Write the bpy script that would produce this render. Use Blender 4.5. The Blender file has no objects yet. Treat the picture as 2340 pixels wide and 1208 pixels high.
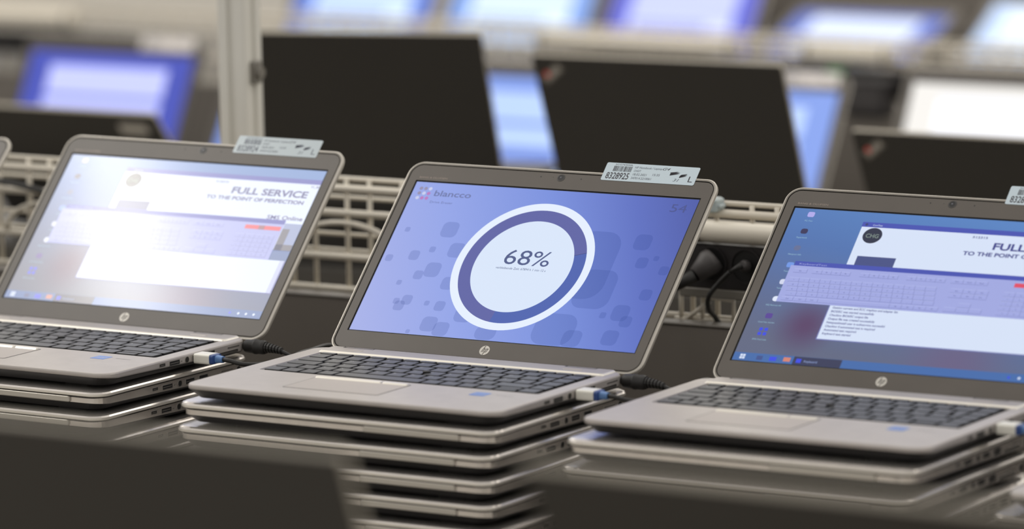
import bpy, math, random
from mathutils import Matrix, Vector
random.seed(7)
SC = bpy.context.scene
COL = SC.collection
# ------------------------------------------------------------------ camera, world, lights
CAMPOS = (2.45233, -3.62928, 0.78618)
DIR = Vector((-0.523653, 0.838355, -0.151485)); RGT = Vector((0.849603, 0.527038, -0.020149)); UPV = Vector((-0.062946, 0.139253, 0.988254))
cam = bpy.data.cameras.new('camera'); co = bpy.data.objects.new('camera', cam); COL.objects.link(co)
m = Matrix.Identity(4)
for i in range(3):
    m[i][0] = RGT[i]; m[i][1] = UPV[i]; m[i][2] = -DIR[i]; m[i][3] = CAMPOS[i]
co.matrix_world = m
cam.sensor_width = 36.0; cam.lens = 11577.66 / 2340 * 36.0; cam.clip_start = 0.1; cam.clip_end = 100
cam.dof.use_dof = True; cam.dof.focus_distance = 4.68; cam.dof.aperture_fstop = 3.8
SC.camera = co
SC.view_settings.view_transform = 'Standard'; SC.view_settings.look = 'None'
SC.view_settings.exposure = 0.0; SC.view_settings.gamma = 1.0; SC.view_settings.use_curve_mapping = False
w = bpy.data.worlds.new('World'); SC.world = w; w.use_nodes = True
w.node_tree.nodes['Background'].inputs[0].default_value = (1.0, 0.96, 0.91, 1)
w.node_tree.nodes['Background'].inputs[1].default_value = 0.72

def area(name, loc, target, sx, sy, power, col):
    l = bpy.data.lights.new(name, 'AREA'); l.shape = 'RECTANGLE'; l.size = sx; l.size_y = sy; l.energy = power; l.color = col
    o = bpy.data.objects.new(name, l); COL.objects.link(o); o.location = loc
    d = Vector(target) - Vector(loc); o.rotation_euler = d.to_track_quat('-Z', 'Y').to_euler(); return o
# long ceiling luminaires running along the benches
area('ceiling_lamp', (0.0, 0.9, 2.3), (0, 0.9, 0), 7.0, 0.5, 20, (1.0, 0.95, 0.87))
area('ceiling_lamp', (-1.5, 3.4, 2.3), (-1.5, 3.4, 0), 8.0, 0.5, 60, (1.0, 0.95, 0.87))
area('ceiling_lamp', (-2.2, 6.2, 2.3), (-2.2, 6.2, 0), 9.0, 0.5, 90, (1.0, 0.95, 0.87))
# the lamp whose light is mirrored by the left laptop's screen
area('ceiling_lamp', (-1.97, -0.12, 1.98), (-1.97, -0.12, 0), 0.12, 1.3, 17, (1.0, 0.97, 0.92))

# ------------------------------------------------------------------ materials
def lin(r, g, b):
    return tuple(((v / 255) / 12.92 if v / 255 <= .04045 else ((v / 255 + .055) / 1.055) ** 2.4) for v in (r, g, b)) + (1,)
def glare_haze(b):
    # glossy coat; its pale base colour paints the left display's veiling glare
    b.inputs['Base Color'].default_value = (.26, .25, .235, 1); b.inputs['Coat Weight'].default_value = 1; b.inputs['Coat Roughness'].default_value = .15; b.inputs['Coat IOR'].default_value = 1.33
_m = {}
def mat(name, rgb, rough=.5, metal=0., emit=0., spec=.5, noise=0., nscale=40., coat=0.):
    if name in _m: return _m[name]
    x = bpy.data.materials.new(name); x.use_nodes = True; nt = x.node_tree; b = nt.nodes['Principled BSDF']
    c = lin(*rgb)
    b.inputs['Base Color'].default_value = c if emit == 0 else (.012, .012, .014, 1)
    b.inputs['Roughness'].default_value = rough; b.inputs['Metallic'].default_value = metal
    b.inputs['Specular IOR Level'].default_value = spec; b.inputs['Coat Weight'].default_value = coat
    if emit:
        b.inputs['Emission Color'].default_value = c; b.inputs['Emission Strength'].default_value = emit
        if name.startswith('glare'): glare_haze(b)
    elif noise:
        n = nt.nodes.new('ShaderNodeTexNoise'); n.inputs['Scale'].default_value = nscale; n.inputs['Detail'].default_value = 4
        tc = nt.nodes.new('ShaderNodeTexCoord'); nt.links.new(tc.outputs['Object'], n.inputs['Vector'])
        r = nt.nodes.new('ShaderNodeValToRGB'); r.color_ramp.elements[0].position = .3; r.color_ramp.elements[1].position = .7
        r.color_ramp.elements[0].color = tuple(v * (1 - noise) for v in c[:3]) + (1,)
        r.color_ramp.elements[1].color = tuple(min(1, v * (1 + noise)) for v in c[:3]) + (1,)
        nt.links.new(n.outputs['Fac'], r.inputs['Fac']); nt.links.new(r.outputs['Color'], b.inputs['Base Color'])
    _m[name] = x; return x
SILVER = lambda: mat('silver_shell', (214, 208, 202), .22, .8, noise=.05, nscale=60)
DECK = lambda: mat('silver_deck', (178, 172, 168), .42, .35, noise=.04, nscale=50)
RIM = lambda: mat('silver_rim', (186, 181, 172), .38, .5)
COVER = lambda: mat('underside_black', (26, 25, 26), .55)
SEAM = lambda: mat('seam_black', (14, 13, 14), .6)
BEZEL = lambda: mat('bezel_grey', (86, 80, 74), .42, .0, noise=.06, nscale=25)
KEY = lambda: mat('key_charcoal', (62, 64, 68), .42)
KEYS = lambda: mat('key_side_black', (24, 24, 27), .5)
GLYPH = lambda: mat('key_glyph', (170, 172, 175), .5)
WELL = lambda: mat('key_gap_shade', (66, 65, 66), .6)  # floor darkened to paint the shade in the gaps between keys
PADM = lambda: mat('touchpad_surface', (176, 169, 165), .5, .15)
HOLE = lambda: mat('port_black', (16, 15, 16), .5)
PORTR = lambda: mat('port_rim', (150, 147, 142), .3, .7)
WHITEBADGE = lambda: mat('badge_white', (205, 201, 193), .4, .1)
PAPER = lambda: mat('label_paper', (196, 212, 222), .3)
PAPERG = lambda: mat('label_paper_glossy', (188, 200, 206), .16, coat=.6)
INK = lambda: mat('label_ink', (38, 36, 48), .5)
INK2 = lambda: mat('label_ink_soft', (92, 98, 112), .5)
BLUEST = lambda: mat('sticker_blue', (70, 120, 200), .3)
RUBBER = lambda: mat('rubber_black', (30, 29, 28), .5)
CREAM = lambda: mat('cream_enamel', (220, 213, 198), .38, noise=.03, nscale=8)
WIRE = lambda: mat('wire_enamel', (218, 211, 197), .4, .1, noise=.05, nscale=8)
GREYBAR = lambda: mat('grey_bar', (120, 116, 108), .45)
PANEL = lambda: mat('panel_charcoal', (120, 114, 107), .55, noise=.05, nscale=3)
BENCH = lambda: mat('bench_top', (62, 59, 55), .5, noise=.06, nscale=5)
LEGM = lambda: mat('bench_leg', (120, 118, 112), .4, .5)
ALU = lambda: mat('post_aluminium', (218, 216, 208), .42, .0, noise=.04, nscale=6)
ALUD = lambda: mat('post_groove', (120, 120, 112), .5, .3)
TPB = lambda: mat('black_lid', (43, 41, 39), .48, noise=.04, nscale=5)
TPE = lambda: mat('lit_lid_edge', (176, 169, 155), .45)  # pale tone paints the light caught on the lid's upward-facing edge
TPG = lambda: mat('lid_mark_grey', (196, 192, 186), .4)
TPD = lambda: mat('lid_mark_backing', (112, 108, 102), .45)
REDM = lambda: mat('mark_red', (225, 40, 30), .4)
GREENM = lambda: mat('green_plastic', (40, 150, 60), .45)
STRIP = lambda: mat('power_strip_black', (36, 33, 34), .45)
PLUGG = lambda: mat('plug_grey', (78, 75, 75), .5)

# ------------------------------------------------------------------ mesh builder (millimetres)
class MB:
    def __init__(s): s.v = []; s.f = []; s.mi = []; s.ms = []; s.sm = []
    def mid(s, m):
        if m not in s.ms: s.ms.append(m)
        return s.ms.index(m)
    def face(s, idx, m, smooth=False): s.f.append(idx); s.mi.append(s.mid(m)); s.sm.append(smooth)
    def add(s, pts): k = len(s.v); s.v += [tuple(p) for p in pts]; return k
    def poly(s, pts, m): k = s.add(pts); s.face(list(range(k, k + len(pts))), m)
    def box(s, x0, x1, y0, y1, z0, z1, m, b=0):
        if b:
            return s.loft([rr3(x0 + b, x1 - b, y0 + b, y1 - b, b, z0, 2), rr3(x0, x1, y0, y1, b, z0 + b, 2), rr3(x0, x1, y0, y1, b, z1 - b, 2), rr3(x0 + b, x1 - b, y0 + b, y1 - b, b, z1, 2)], [m] * 3, m, m)
        k = s.add([(x0, y0, z0), (x1, y0, z0), (x1, y1, z0), (x0, y1, z0), (x0, y0, z1), (x1, y0, z1), (x1, y1, z1), (x0, y1, z1)])
        for q in ((0, 3, 2, 1), (4, 5, 6, 7), (0, 1, 5, 4), (1, 2, 6, 5), (2, 3, 7, 6), (3, 0, 4, 7)): s.face([k + i for i in q], m)
    def loft(s, rings, ms, cap0=None, cap1=None, smooth=False):
        n = len(rings[0]); ks = [s.add(r) for r in rings]
        for a in range(len(rings) - 1):
            for i in range(n):
                j = (i + 1) % n
                s.face([ks[a] + i, ks[a] + j, ks[a + 1] + j, ks[a + 1] + i], ms[a], smooth)
        if cap0: s.face([ks[0] + i for i in reversed(range(n))], cap0)
        if cap1: s.face([ks[-1] + i for i in range(n)], cap1)
    def tube(s, pts, r, m, n=8, caps=True, closed=False):
        P = [Vector(p) for p in pts]; rings = []; ref = None
        for i, p in enumerate(P):
            a = P[max(0, i - 1)]; b = P[min(len(P) - 1, i + 1)]
            t = (b - a).normalized()
            if ref is None: ref = Vector((0, 0, 1)) if abs(t.z) < .9 else Vector((1, 0, 0))
            x = t.cross(ref).normalized(); y = x.cross(t).normalized(); ref = y
            rad = r[i] if isinstance(r, (list, tuple)) else r
            rings.append([tuple(p + (x * math.cos(2 * math.pi * k / n) + y * math.sin(2 * math.pi * k / n)) * rad) for k in range(n)])
        s.loft(rings, [m] * (len(rings) - 1), m if caps else None, m if caps else None, True)
    def build(s, name, parent=None, loc=None, bevel=0):
        me = s.mesh(name, bevel); return link(name, me, parent, loc)
    def mesh(s, name, bevel=0):
        me = bpy.data.meshes.new(name); me.from_pydata([(x * .001, y * .001, z * .001) for x, y, z in s.v], [], s.f)
        for m in s.ms: me.materials.append(m)
        me.polygons.foreach_set('material_index', s.mi); me.polygons.foreach_set('use_smooth', s.sm); me.update(); return me
def rr(x0, x1, y0, y1, r, n=5):
    out = []
    for cx, cy, a in ((x1 - r, y0 + r, -90), (x1 - r, y1 - r, 0), (x0 + r, y1 - r, 90), (x0 + r, y0 + r, 180)):
        for k in range(n + 1):
            t = math.radians(a + 90 * k / n); out.append((cx + r * math.cos(t), cy + r * math.sin(t)))
    return out
def rr3(x0, x1, y0, y1, r, z, n=5): return [(x, y, z(y) if callable(z) else z) for x, y in rr(x0, x1, y0, y1, r, n)]
def link(name, me, parent=None, loc=None):
    o = bpy.data.objects.new(name, me); COL.objects.link(o)
    if parent: o.parent = parent
    if loc: o.location = [v * .001 for v in loc]
    return o
def tag(o, label, cat, group=None, kind=None):
    o['label'] = label; o['category'] = cat
    if group: o['group'] = group
    if kind: o['kind'] = kind
    return o
def empty(name, loc, rz, label, cat, group=None):
    o = bpy.data.objects.new(name, None); COL.objects.link(o); o.location = [v * .001 for v in loc]; o.rotation_euler = (0, 0, math.radians(rz))
    o.empty_display_size = .05; return tag(o, label, cat, group)
def struct(o): o['kind'] = 'structure'; return o
_mc = {}
def part(name, key, fn, parent, loc=None):
    if key not in _mc: b = MB(); fn(b); _mc[key] = b.mesh(name)
    return link(name, _mc[key], parent, loc)
_tc = {}
def textpolys(s, bold=0., shear=0.):
    key = (s, bold, shear)
    if key in _tc: return _tc[key]
    cu = bpy.data.curves.new('t', 'FONT'); cu.body = s; cu.size = 1; cu.resolution_u = 3; cu.offset = bold; cu.shear = shear; cu.fill_mode = 'FRONT'
    o = bpy.data.objects.new('t', cu); COL.objects.link(o)
    dg = bpy.context.evaluated_depsgraph_get(); e = o.evaluated_get(dg); me = e.to_mesh()
    V = [(v.co.x, v.co.y) for v in me.vertices]; F = [list(p.vertices) for p in me.polygons]
    e.to_mesh_clear(); bpy.data.objects.remove(o); bpy.data.curves.remove(cu)
    _tc[key] = (V, F); return V, F
def text(b, s, x, y, h, m, f3, width=None, bold=0., right=False, shear=0., rot=0., center=False):
    """caps height h (mm), lower left corner at x,y; f3 maps (u,v)->3D; width squeezes to a total width"""
    V, F = textpolys(s, bold, shear)
    if not V: return
    x0 = min(v[0] for v in V); x1 = max(v[0] for v in V)
    k = h / .70; kx = k if width is None else width / (x1 - x0)
    ca, sa = math.cos(rot), math.sin(rot)
    wd = (x1 - x0) * kx
    ox = x - wd if right else (x - wd / 2 if center else x)
    P = []
    for a, c in V:
        px, py = (a - x0) * kx, c * k
        P.append(f3(ox + px * ca - py * sa, y + px * sa + py * ca))
    k0 = b.add(P)
    for f in F: b.face([k0 + i for i in f], m)
def up(b, pts):  # make face normal whatever; helper for flat polys
    pass

# ------------------------------------------------------------------ the silver laptop
DB = 222.0
def zb(y): return -4.2 - 6.3 * max(0, min(1, y / 70))
def base_open(b):
    D, Cc, W = DECK(), COVER(), WELL(); n = 6
    rings = [rr3(-142, 142, 20, DB - 18, 12, -13, n), rr3(-158, 158, 7, DB - 6, 14, lambda y: -12.4, n), rr3(-164.6, 164.6, 1.6, DB - 1.4, 16, lambda y: zb(y) - 1.3, n),
             rr3(-165.6, 165.6, .5, DB - .5, 16, zb, n), rr3(-166, 166, 0, DB, 16, lambda y: zb(y) + 1, n), rr3(-166, 166, 0, DB, 16, -1.7, n),
             rr3(-165.5, 165.5, .5, DB - .5, 16, -.5, n), rr3(-164.3, 164.3, 1.7, DB - 1.7, 15, 0, n),
             rr3(-146.5, 151.5, 93.0, 195.5, 3, 0, n), rr3(-145.8, 150.8, 93.7, 194.8, 3, -1.8, n)]
    b.loft(rings, [Cc, Cc, Cc, D, D, D, D, D, D], Cc, W)
    # engraved line around the keyboard frame and hinge slots
    for x0, x1 in ((-136, -104), (104, 136)):
        b.box(x0, x1, 217.0, 218.2, -.5, 1.62, HOLE()); b.box(x0 - .5, x0 + .5, 217, 222.2, -.5, 1.62, HOLE()); b.box(x1 - .5, x1 + .5, 217, 222.2, -.5, 1.62, HOLE())
    b.loft([rr3(-151, 156, 195.6, 221.6, 3, -.05, 4), rr3(-150.4, 155.4, 196.2, 221.3, 3, .7, 4), rr3(-149, 154, 197.8, 221, 3, 1.5, 4)], [mat('ledge_silver', (232, 227, 216), .3, .4)] * 2, None, D)  # ledge sides in brighter silver, painting the light the step reflects
    b.loft([rr3(-128, -108, 205, 209.5, 1.5, 1.52, 3), rr3(-127.6, -108.4, 205.4, 209.1, 1.3, 1.9, 3)], [D], None, PADM())
    b.loft([rr3(108, 128, 205, 209.5, 1.5, 1.52, 3), rr3(108.4, 127.6, 205.4, 209.1, 1.3, 1.9, 3)], [D], None, PADM())
def base_closed(b):
    D, Cc = SILVER(), COVER(); n = 6; z0 = lambda y: zb(y) - 1.2
    b.loft([rr3(-142, 142, 20, 212, 12, -13, n), rr3(-158, 158, 7, 225, 14, -12.4, n), rr3(-164.6, 164.6, 1.6, 229, 16, lambda y: z0(y) - 1, n),
            rr3(-166, 166, 0, 231, 16, z0, n), rr3(-166, 166, 0, 231, 16, -.9, n), rr3(-165, 165, 1, 230, 16, -.2, n)], [Cc, Cc, Cc, D, D], Cc, SEAM())
    b.loft([rr3(-163.5, 163.5, 2.4, 229, 14, -.25, n), rr3(-163.5, 163.5, 2.4, 229, 14, .3, n)], [SEAM()], None, SEAM())
def foot(x, y):
    def fn(b): b.loft([rr3(x - 14, x + 14, y - 4, y + 4, 3.9, -16, 3), rr3(x - 14, x + 14, y - 4, y + 4, 3.9, -12.8, 3)], [RUBBER()], RUBBER(), None)
    return fn
def touchpad(b):
    b.loft([rr3(-75.5, 26, 26.5, 83.5, 2, .03, 3), rr3(-75.3, 25.8, 26.7, 83.3, 2, .16, 3)], [SEAM()], None, mat('pad_groove', (60, 56, 55), .5))
    b.loft([rr3(-74.4, 24.9, 27.4, 82.5, 2, .17, 3), rr3(-74.2, 24.7, 27.6, 82.3, 2, .3, 3)], [PADM()], None, PADM())
def padbar(x0, x1):
    def fn(b): b.loft([rr3(x0, x1, 77.2, 83.0, 1, .3, 3), rr3(x0 + .4, x1 - .4, 78.6, 82.2, 1, 1.5, 3)], [mat('ledge_silver', (232, 227, 216), .3, .4)], None, mat('ledge_silver', (232, 227, 216), .3, .4))
    return fn
def trackpoint(b): b.loft([[(5 + r * math.cos(t * math.pi / 6), 140.4 + r * math.sin(t * math.pi / 6), z) for t in range(12)] for r, z in ((2.2, -1), (2.2, .4), (3.6, .9), (3.9, 1.8), (3.0, 2.4), (1, 2.6))], [KEYS()] * 5, None, KEYS(), True)
U = 291 / 15.25
def keylist():
    K = []; x0 = -143.2
    def row(y, h, items, names):
        x = 0
        for wd, nm in zip(items, names):
            K.append((x0 + x * U, x0 + (x + wd) * U, y, y + h, nm)); x += wd
    row(185.2, 8.0, [15.25 / 16] * 16, ['esc'] + ['f%d' % i for i in range(1, 13)] + ['ins', 'del', 'prt'])
    row(167.0, 16.6, [1] * 13 + [1.25, 1], list('^1234567890') + ['ß', '´', '<-', 'home'])
    row(148.8, 16.6, [1.5] + [1] * 12, ['tab'] + list('QWERTZUIOPÜ') + ['+'])
    row(130.6, 16.6, [1.75] + [1] * 11, ['caps'] + list('ASDFGHJKLÖÄ')); K.append((x0 + 12.75 * U, x0 + 13.75 * U, 130.6, 147.2, '#'))
    K.append((x0 + 13.5 * U, x0 + 14.25 * U, 130.6, 165.4, 'ENTER'))
    K.append((x0 + 14.25 * U, x0 + 15.25 * U, 148.8, 165.4, 'pg')); K.append((x0 + 14.25 * U, x0 + 15.25 * U, 130.6, 147.2, 'pg'))
    row(112.4, 16.6, [1.25] + [1] * 11 + [2, 1], ['shift'] + list('<YXCVBNM,.-') + ['shift', 'end'])
    x = 0
    for wd, nm in zip([1, 1, 1, 1, 4.85, 1, 1, 1, 1], ['ctrl', 'fn', 'win', 'alt', '', 'altgr', 'menu', 'ctrl', '<']):
        K.append((x0 + x * U, x0 + (x + wd) * U, 94.4, 111.0, nm)); x += wd
    K.append((x0 + x * U, x0 + (x + 1.3) * U, 94.4, 102.4, 'v')); K.append((x0 + x * U, x0 + (x + 1.3) * U, 103.0, 111.0, '^')); x += 1.3
    K.append((x0 + x * U, x0 + 15.25 * U, 94.4, 111.0, '>'))
    return K
def keymesh(k):
    xa, xb, ya, yb, nm = k; g = 1.45
    def fn(b):
        xa_, xb_, ya_, yb_ = xa + g, xb - g, ya + g * .7, yb - g * .3
        if nm == 'ENTER':
            xs = xa + .25 * U
            def ring(i, z):
                return [(xs + g + i, ya_ + i, z), (xb_ - i, ya_ + i, z), (xb_ - i, yb_ - i, z), (xa_ + i, yb_ - i, z), (xa_ + i, 148.8 + g + i, z), (xs + g + i, 148.8 + g + i, z)]
            b.loft([ring(0, -1.7), ring(0, .25), ring(.45, .7)], [KEYS(), KEYS()], None, KEY())
        else:
            b.loft([rr3(xa_, xb_, ya_, yb_, .9, -1.7, 2), rr3(xa_, xb_, ya_, yb_, .9, .25, 2), rr3(xa_ + .45, xb_ - .45, ya_ + .45, yb_ - .45, .9, .7, 2)], [KEYS(), KEYS()], None, KEY())
            if nm:
                h = 3.4 if len(nm) == 1 else 1.6
                if yb - ya < 9: h = 1.8
                text(b, nm, xa_ + 2.2, yb_ - h - 1.8 if yb - ya > 9 else ya_ + 2.4, h, GLYPH(), lambda u, v: (u, v, .75))
    return fn
def blue_sticker(b):
    b.loft([rr3(97, 113, 64, 79, 1, .02, 2), rr3(97, 113, 64, 79, 1, .15, 2)], [BLUEST()], None, BLUEST())
    text(b, 'intel', 99.2, 70, 3.6, WHITEBADGE(), lambda u, v: (u, v, .2), width=11.5)
def model_text(b): text(b, 'EliteBook', 121, 72.5, 1.7, INK(), lambda u, v: (u, v, .06), width=17)
def port(kind, y0, y1, z0, z1):
    def fn(b):
        f = lambda x, r: [(x, yy, zz) for yy, zz in rr(y0, y1, z0, z1, r, 4)]
        r = min(y1 - y0, z1 - z0) / 2 * (.98 if kind == 'round' else .25)
        g = lambda x, d: [(x, yy, zz) for yy, zz in rr(y0 + d, y1 - d, z0 + d, z1 - d, max(.05, r - d), 4)]
        b.loft([g(165.9, 0), g(166.35, .1), g(166.35, .45), g(166.1, .5)], [PORTR()] * 3, None, HOLE())
        if kind in ('usb', 'dp', 'slot'): b.box(166.1, 166.3, y0 + 1.6, y1 - 1.6, (z0 + z1) / 2 - .4, (z0 + z1) / 2 + .2, PORTR())
    return fn
PORTS = [('usb_c_port', 'usb', 79.5, 88.5, -6.2, -3.0), ('display_port', 'dp', 95, 111, -7.6, -2.9), ('indicator_light', 'round', 113, 114.6, -6.0, -4.6), ('audio_jack', 'round', 119, 125.6, -8.4, -2.2),
         ('usb_port', 'usb', 131, 145, -8.0, -2.8), ('network_port', 'usb', 152, 166, -9.2, -2.6), ('card_slot', 'slot', 187, 205, -5.2, -3.6), ('dock_port', 'slot', 172, 203, -10.0, -7.0), ('power_jack', 'round', 211, 218, -9.6, -3.0)]
# --- lid, in its own frame: x, z = up the lid, y = towards the back; front face y = 0
T = 224.2
def lidshell(b, dark=False):
    S, Rm = (TPB(), TPB()) if dark else (SILVER(), RIM()); n = 8; RI = mat('rim_inner_shade', (128, 123, 115), .4, .3)  # inner rim silver is darkened so the outer edge reads as a highlight
    def r(i, y, rad=15): return [(x, y, z) for x, z in rr(-169 + i, 169 - i, 2 + i, T - i, max(1, rad - i), n)]
    b.loft([r(3.4, 1.6), r(3.0, .2), r(1.5, 0), r(.7, .1), r(0, .9), r(0, 3.4), r(1.2, 5.2), r(5, 6.4)], [SEAM(), RI, Rm, Rm, Rm, S, S], SEAM(), S)
def bezelm(b):
    B = BEZEL(); n = 8
    o = lambda i, y: [(x, y, z) for x, z in rr(-169 + i, 169 - i, 2 + i, T - i, 11, n)]
    h = lambda i, y: [(x, y, z) for x, z in rr(-155.9 - i, 155.9 + i, 25.3 - i, 201.7 + i, .3, n)]
    b.loft([o(3.9, 1.2), o(3.9, .5), o(4.4, .2), h(.2, .2), h(0, .5), h(0, 1.1)], [SEAM(), B, B, SEAM(), SEAM()], None, None)
    k = b.add([(x, 1.05, z) for x, z in ((-156.2, 25), (156.2, 25), (156.2, 202), (-156.2, 202))]); b.face([k, k + 1, k + 2, k + 3], SEAM())
def F_(y): return lambda u, v: (u, y, v)
def disc(cx, cy, r, y, n=24, r2=None): return [(cx + r * math.cos(2 * math.pi * k / n), y, cy + (r2 or r) * math.sin(2 * math.pi * k / n)) for k in range(n)]
def webcam(b):
    b.loft([disc(0, 214.8, 4.3, .19), disc(0, 214.8, 4.2, .05), disc(0, 214.8, 3.2, .0), disc(0, 214.8, 2.9, .15)], [KEYS(), mat('cam_ring', (60, 58, 56), .35), KEYS()], None, mat('lens_black', (12, 12, 16), .45))
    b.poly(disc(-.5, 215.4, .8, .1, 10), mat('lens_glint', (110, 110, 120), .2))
def micholes(b):
    for x in (-22, 22): b.poly(disc(x, 214.8, .75, .16, 10), HOLE())
    b.poly(disc(-8.5, 215, .4, .16, 8), HOLE())
def soundmark(b): text(b, 'BANG & OLUFSEN', -153.5, 204.6, 1.9, mat('faint_print', (150, 136, 126), .4), F_(.17), width=31)
def badge(b):
    b.loft([disc(0, 15.0, 5.3, .19, 32), disc(0, 15.0, 5.25, -.05, 32)], [WHITEBADGE()], None, WHITEBADGE())
    K = mat('badge_letter', (50, 45, 40), .5); f = F_(-.09)
    sh = lambda x, y: (x + y * .36, y + 15.0)
    def st(pts):
        b.poly([f(*sh(x, y)) for x, y in pts], K)
    st([(-2.55, -2.1), (-1.75, -2.1), (-1.75, 4.95), (-2.55, 4.75)])
    st([(-1.75, 1.5), (-.6, 1.5), (-.6, 2.1), (-1.75, 2.1)]); st([(-.95, -2.1), (-.2, -2.1), (-.2, 2.0), (-.95, 2.1)])
    st([(.75, -4.95), (1.5, -5.1), (1.5, 2.1), (.75, 2.1)])
    st([(1.5, 1.5), (2.9, 1.5), (2.9, 2.1), (1.5, 2.1)]); st([(2.35, -1.6), (3.1, -1.6), (3.1, 1.9), (2.35, 2.1)]); st([(1.5, -2.1), (2.9, -2.1), (2.9, -1.5), (1.5, -1.5)])
def asset(x0, paper, ink, num, code, sy=0.0, dim=False):
    W_, H_ = 100.0, 20.6
    def fn(b):
        z0 = 215.2 + sy
        b.loft([[(x, y, z) for x, z in rr(x0, x0 + W_, z0, z0 + H_, 1.6, 4)] for y in (.1, -.12)], [paper()], paper(), paper())
        b.loft([[(x, y, z) for x, z in rr(x0 + 1, x0 + W_ - 1, z0 + H_ - 12.4, z0 + H_ - .6, 1.2, 2)] for y in (.1, .3)], [paper()], paper(), paper())
        f = lambda u, v: (x0 + u, -.2, z0 + v); I = ink(); I2 = INK2()
        text(b, code, 9.5, 18.0, 1.5, I, f, width=19)
        R = random.Random(5); x = 9.0
        while x < 28.5:
            wd = R.choice((.28, .45, .8)); b.poly([f(x, 10.8), f(x + wd, 10.8), f(x + wd, 17.0), f(x, 17.0)], I if not dim else I2); x += wd + R.choice((.3, .45, .7))
        text(b, num, 4.0, 2.2, 7.2, I, f, width=24.5, bold=.012)
        text(b, 'HP Notebook / Laptop', 31.5, 15.4, 2.3, I2, f, width=29)
        text(b, 'CHGIT', 31.5, 11.4, 2.4, I2, f, width=7.6)
        text(b, '18.02.2021', 32, 7.3, 2.5, I2, f, width=14.5); text(b, '15:35', 53, 8.0, 2.5, I2, f, width=7.5)
        text(b, '347014.2210061', 31.5, 3.0, 2.5, I2, f, width=21.5)
        text(b, 'G4', 61.2, 15.2, 2.9, I, f, width=8, shear=.4)
        text(b, '31', 76.5, 3.2, 3.2, I2, f, width=6, shear=.3); text(b, 'L', 92.2, 3.4, 6.6, I, f, width=4.6)
        for cx, cy, ln in ((75.5, 12.2, 10), (85.5, 10.2, 8)):
            for k in range(7):
                a = (k - 3) * .42; x = cx - ln / 2 + R.random() * 1.4
                b.poly([f(x, cy + a - .6 - .8), f(x + ln * .5, cy + a + .2 - .3), f(x + ln * (.8 + R.random() * .2), cy + a + 1.2), f(x + ln * .5, cy + a + .55), f(x, cy + a - .2)], I)
    return fn

# --- screen pictures
def emat(name, rgb, e=1.0, rough=.3): return mat(name, rgb, rough, emit=e, spec=.35)
def grad_mat(name, stops, rough, e=1.0, vec=(1, 0, 0), off=0.5, spot=None, base=None):
    """emissive picture of a display: colours change along a direction of the display's own plane"""
    if name in _m: return _m[name]
    x = bpy.data.materials.new(name); x.use_nodes = True; nt = x.node_tree; b = nt.nodes['Principled BSDF']
    b.inputs['Base Color'].default_value = (.012, .012, .014, 1); b.inputs['Roughness'].default_value = rough; b.inputs['Specular IOR Level'].default_value = .35
    if name.startswith('glare'): glare_haze(b)
    tc = nt.nodes.new('ShaderNodeTexCoord'); dp = nt.nodes.new('ShaderNodeVectorMath'); dp.operation = 'DOT_PRODUCT'
    dp.inputs[1].default_value = vec; nt.links.new(tc.outputs['Object'], dp.inputs[0])
    ad = nt.nodes.new('ShaderNodeMath'); ad.operation = 'ADD'; ad.inputs[1].default_value = off; nt.links.new(dp.outputs['Value'], ad.inputs[0])
    r = nt.nodes.new('ShaderNodeValToRGB'); nt.links.new(ad.outputs[0], r.inputs['Fac']); cr = r.color_ramp
    while len(cr.elements) < len(stops): cr.elements.new(.5)
    for el, (p, c) in zip(cr.elements, stops): el.position = p; el.color = lin(*c)
    outc = r.outputs['Color']
    for sx, sz, rad, c in (spot or []):
        sb = nt.nodes.new('ShaderNodeVectorMath'); sb.operation = 'DISTANCE'; sb.inputs[1].default_value = (sx * .001, 0, sz * .001)
        nt.links.new(tc.outputs['Object'], sb.inputs[0])
        mr = nt.nodes.new('ShaderNodeMapRange'); mr.interpolation_type = 'SMOOTHSTEP'; mr.inputs['From Min'].default_value = 0; mr.inputs['From Max'].default_value = rad * .001
        mr.inputs['To Min'].default_value = 1; mr.inputs['To Max'].default_value = 0; nt.links.new(sb.outputs['Value'], mr.inputs['Value'])
        mx = nt.nodes.new('ShaderNodeMix'); mx.data_type = 'RGBA'; nt.links.new(mr.outputs['Result'], mx.inputs['Factor'])
        nt.links.new(outc, mx.inputs[6]); mx.inputs[7].default_value = lin(*c); outc = mx.outputs[2]
    nt.links.new(outc, b.inputs['Emission Color']); b.inputs['Emission Strength'].default_value = e
    _m[name] = x; return x
def veil(name, rgb, fac):
    if name in _m: return _m[name]
    x = bpy.data.materials.new(name); x.use_nodes = True; nt = x.node_tree; nt.nodes.clear()
    o = nt.nodes.new('ShaderNodeOutputMaterial'); t = nt.nodes.new('ShaderNodeBsdfTransparent'); e = nt.nodes.new('ShaderNodeEmission'); mx = nt.nodes.new('ShaderNodeMixShader')
    e.inputs['Color'].default_value = lin(*rgb); mx.inputs[0].default_value = fac
    nt.links.new(t.outputs[0], mx.inputs[1]); nt.links.new(e.outputs[0], mx.inputs[2]); nt.links.new(mx.outputs[0], o.inputs[0]); _m[name] = x; return x
SQ = [(-95, 121, 16), (-121, 89, 10), (-104, 97, 6), (-141, 118, 5), (-94, 74, 15), (-107, 67, 9), (-78, 98, 15), (-124, 57, 5), (-107, 38, 10), (-118, 36, 6), (-113, 31, 10), (-84, 36, 5), (-69, 34, 10), (-71, 60, 13), (-72, 13, 15), (-57, 8, 15), (-91, 3, 4), (-147, 84, 7), (-39, 28, 18), (-8, 5, 20), (115, 122, 16), (123, 99, 11), (136, 105, 5), (141, 64, 11), (123, 42, 16), (132, 33, 11), (106, 38, 6), (123, 14, 15), (84, 9, 18), (149, 92, 9), (-66, 104, 8)]
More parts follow.
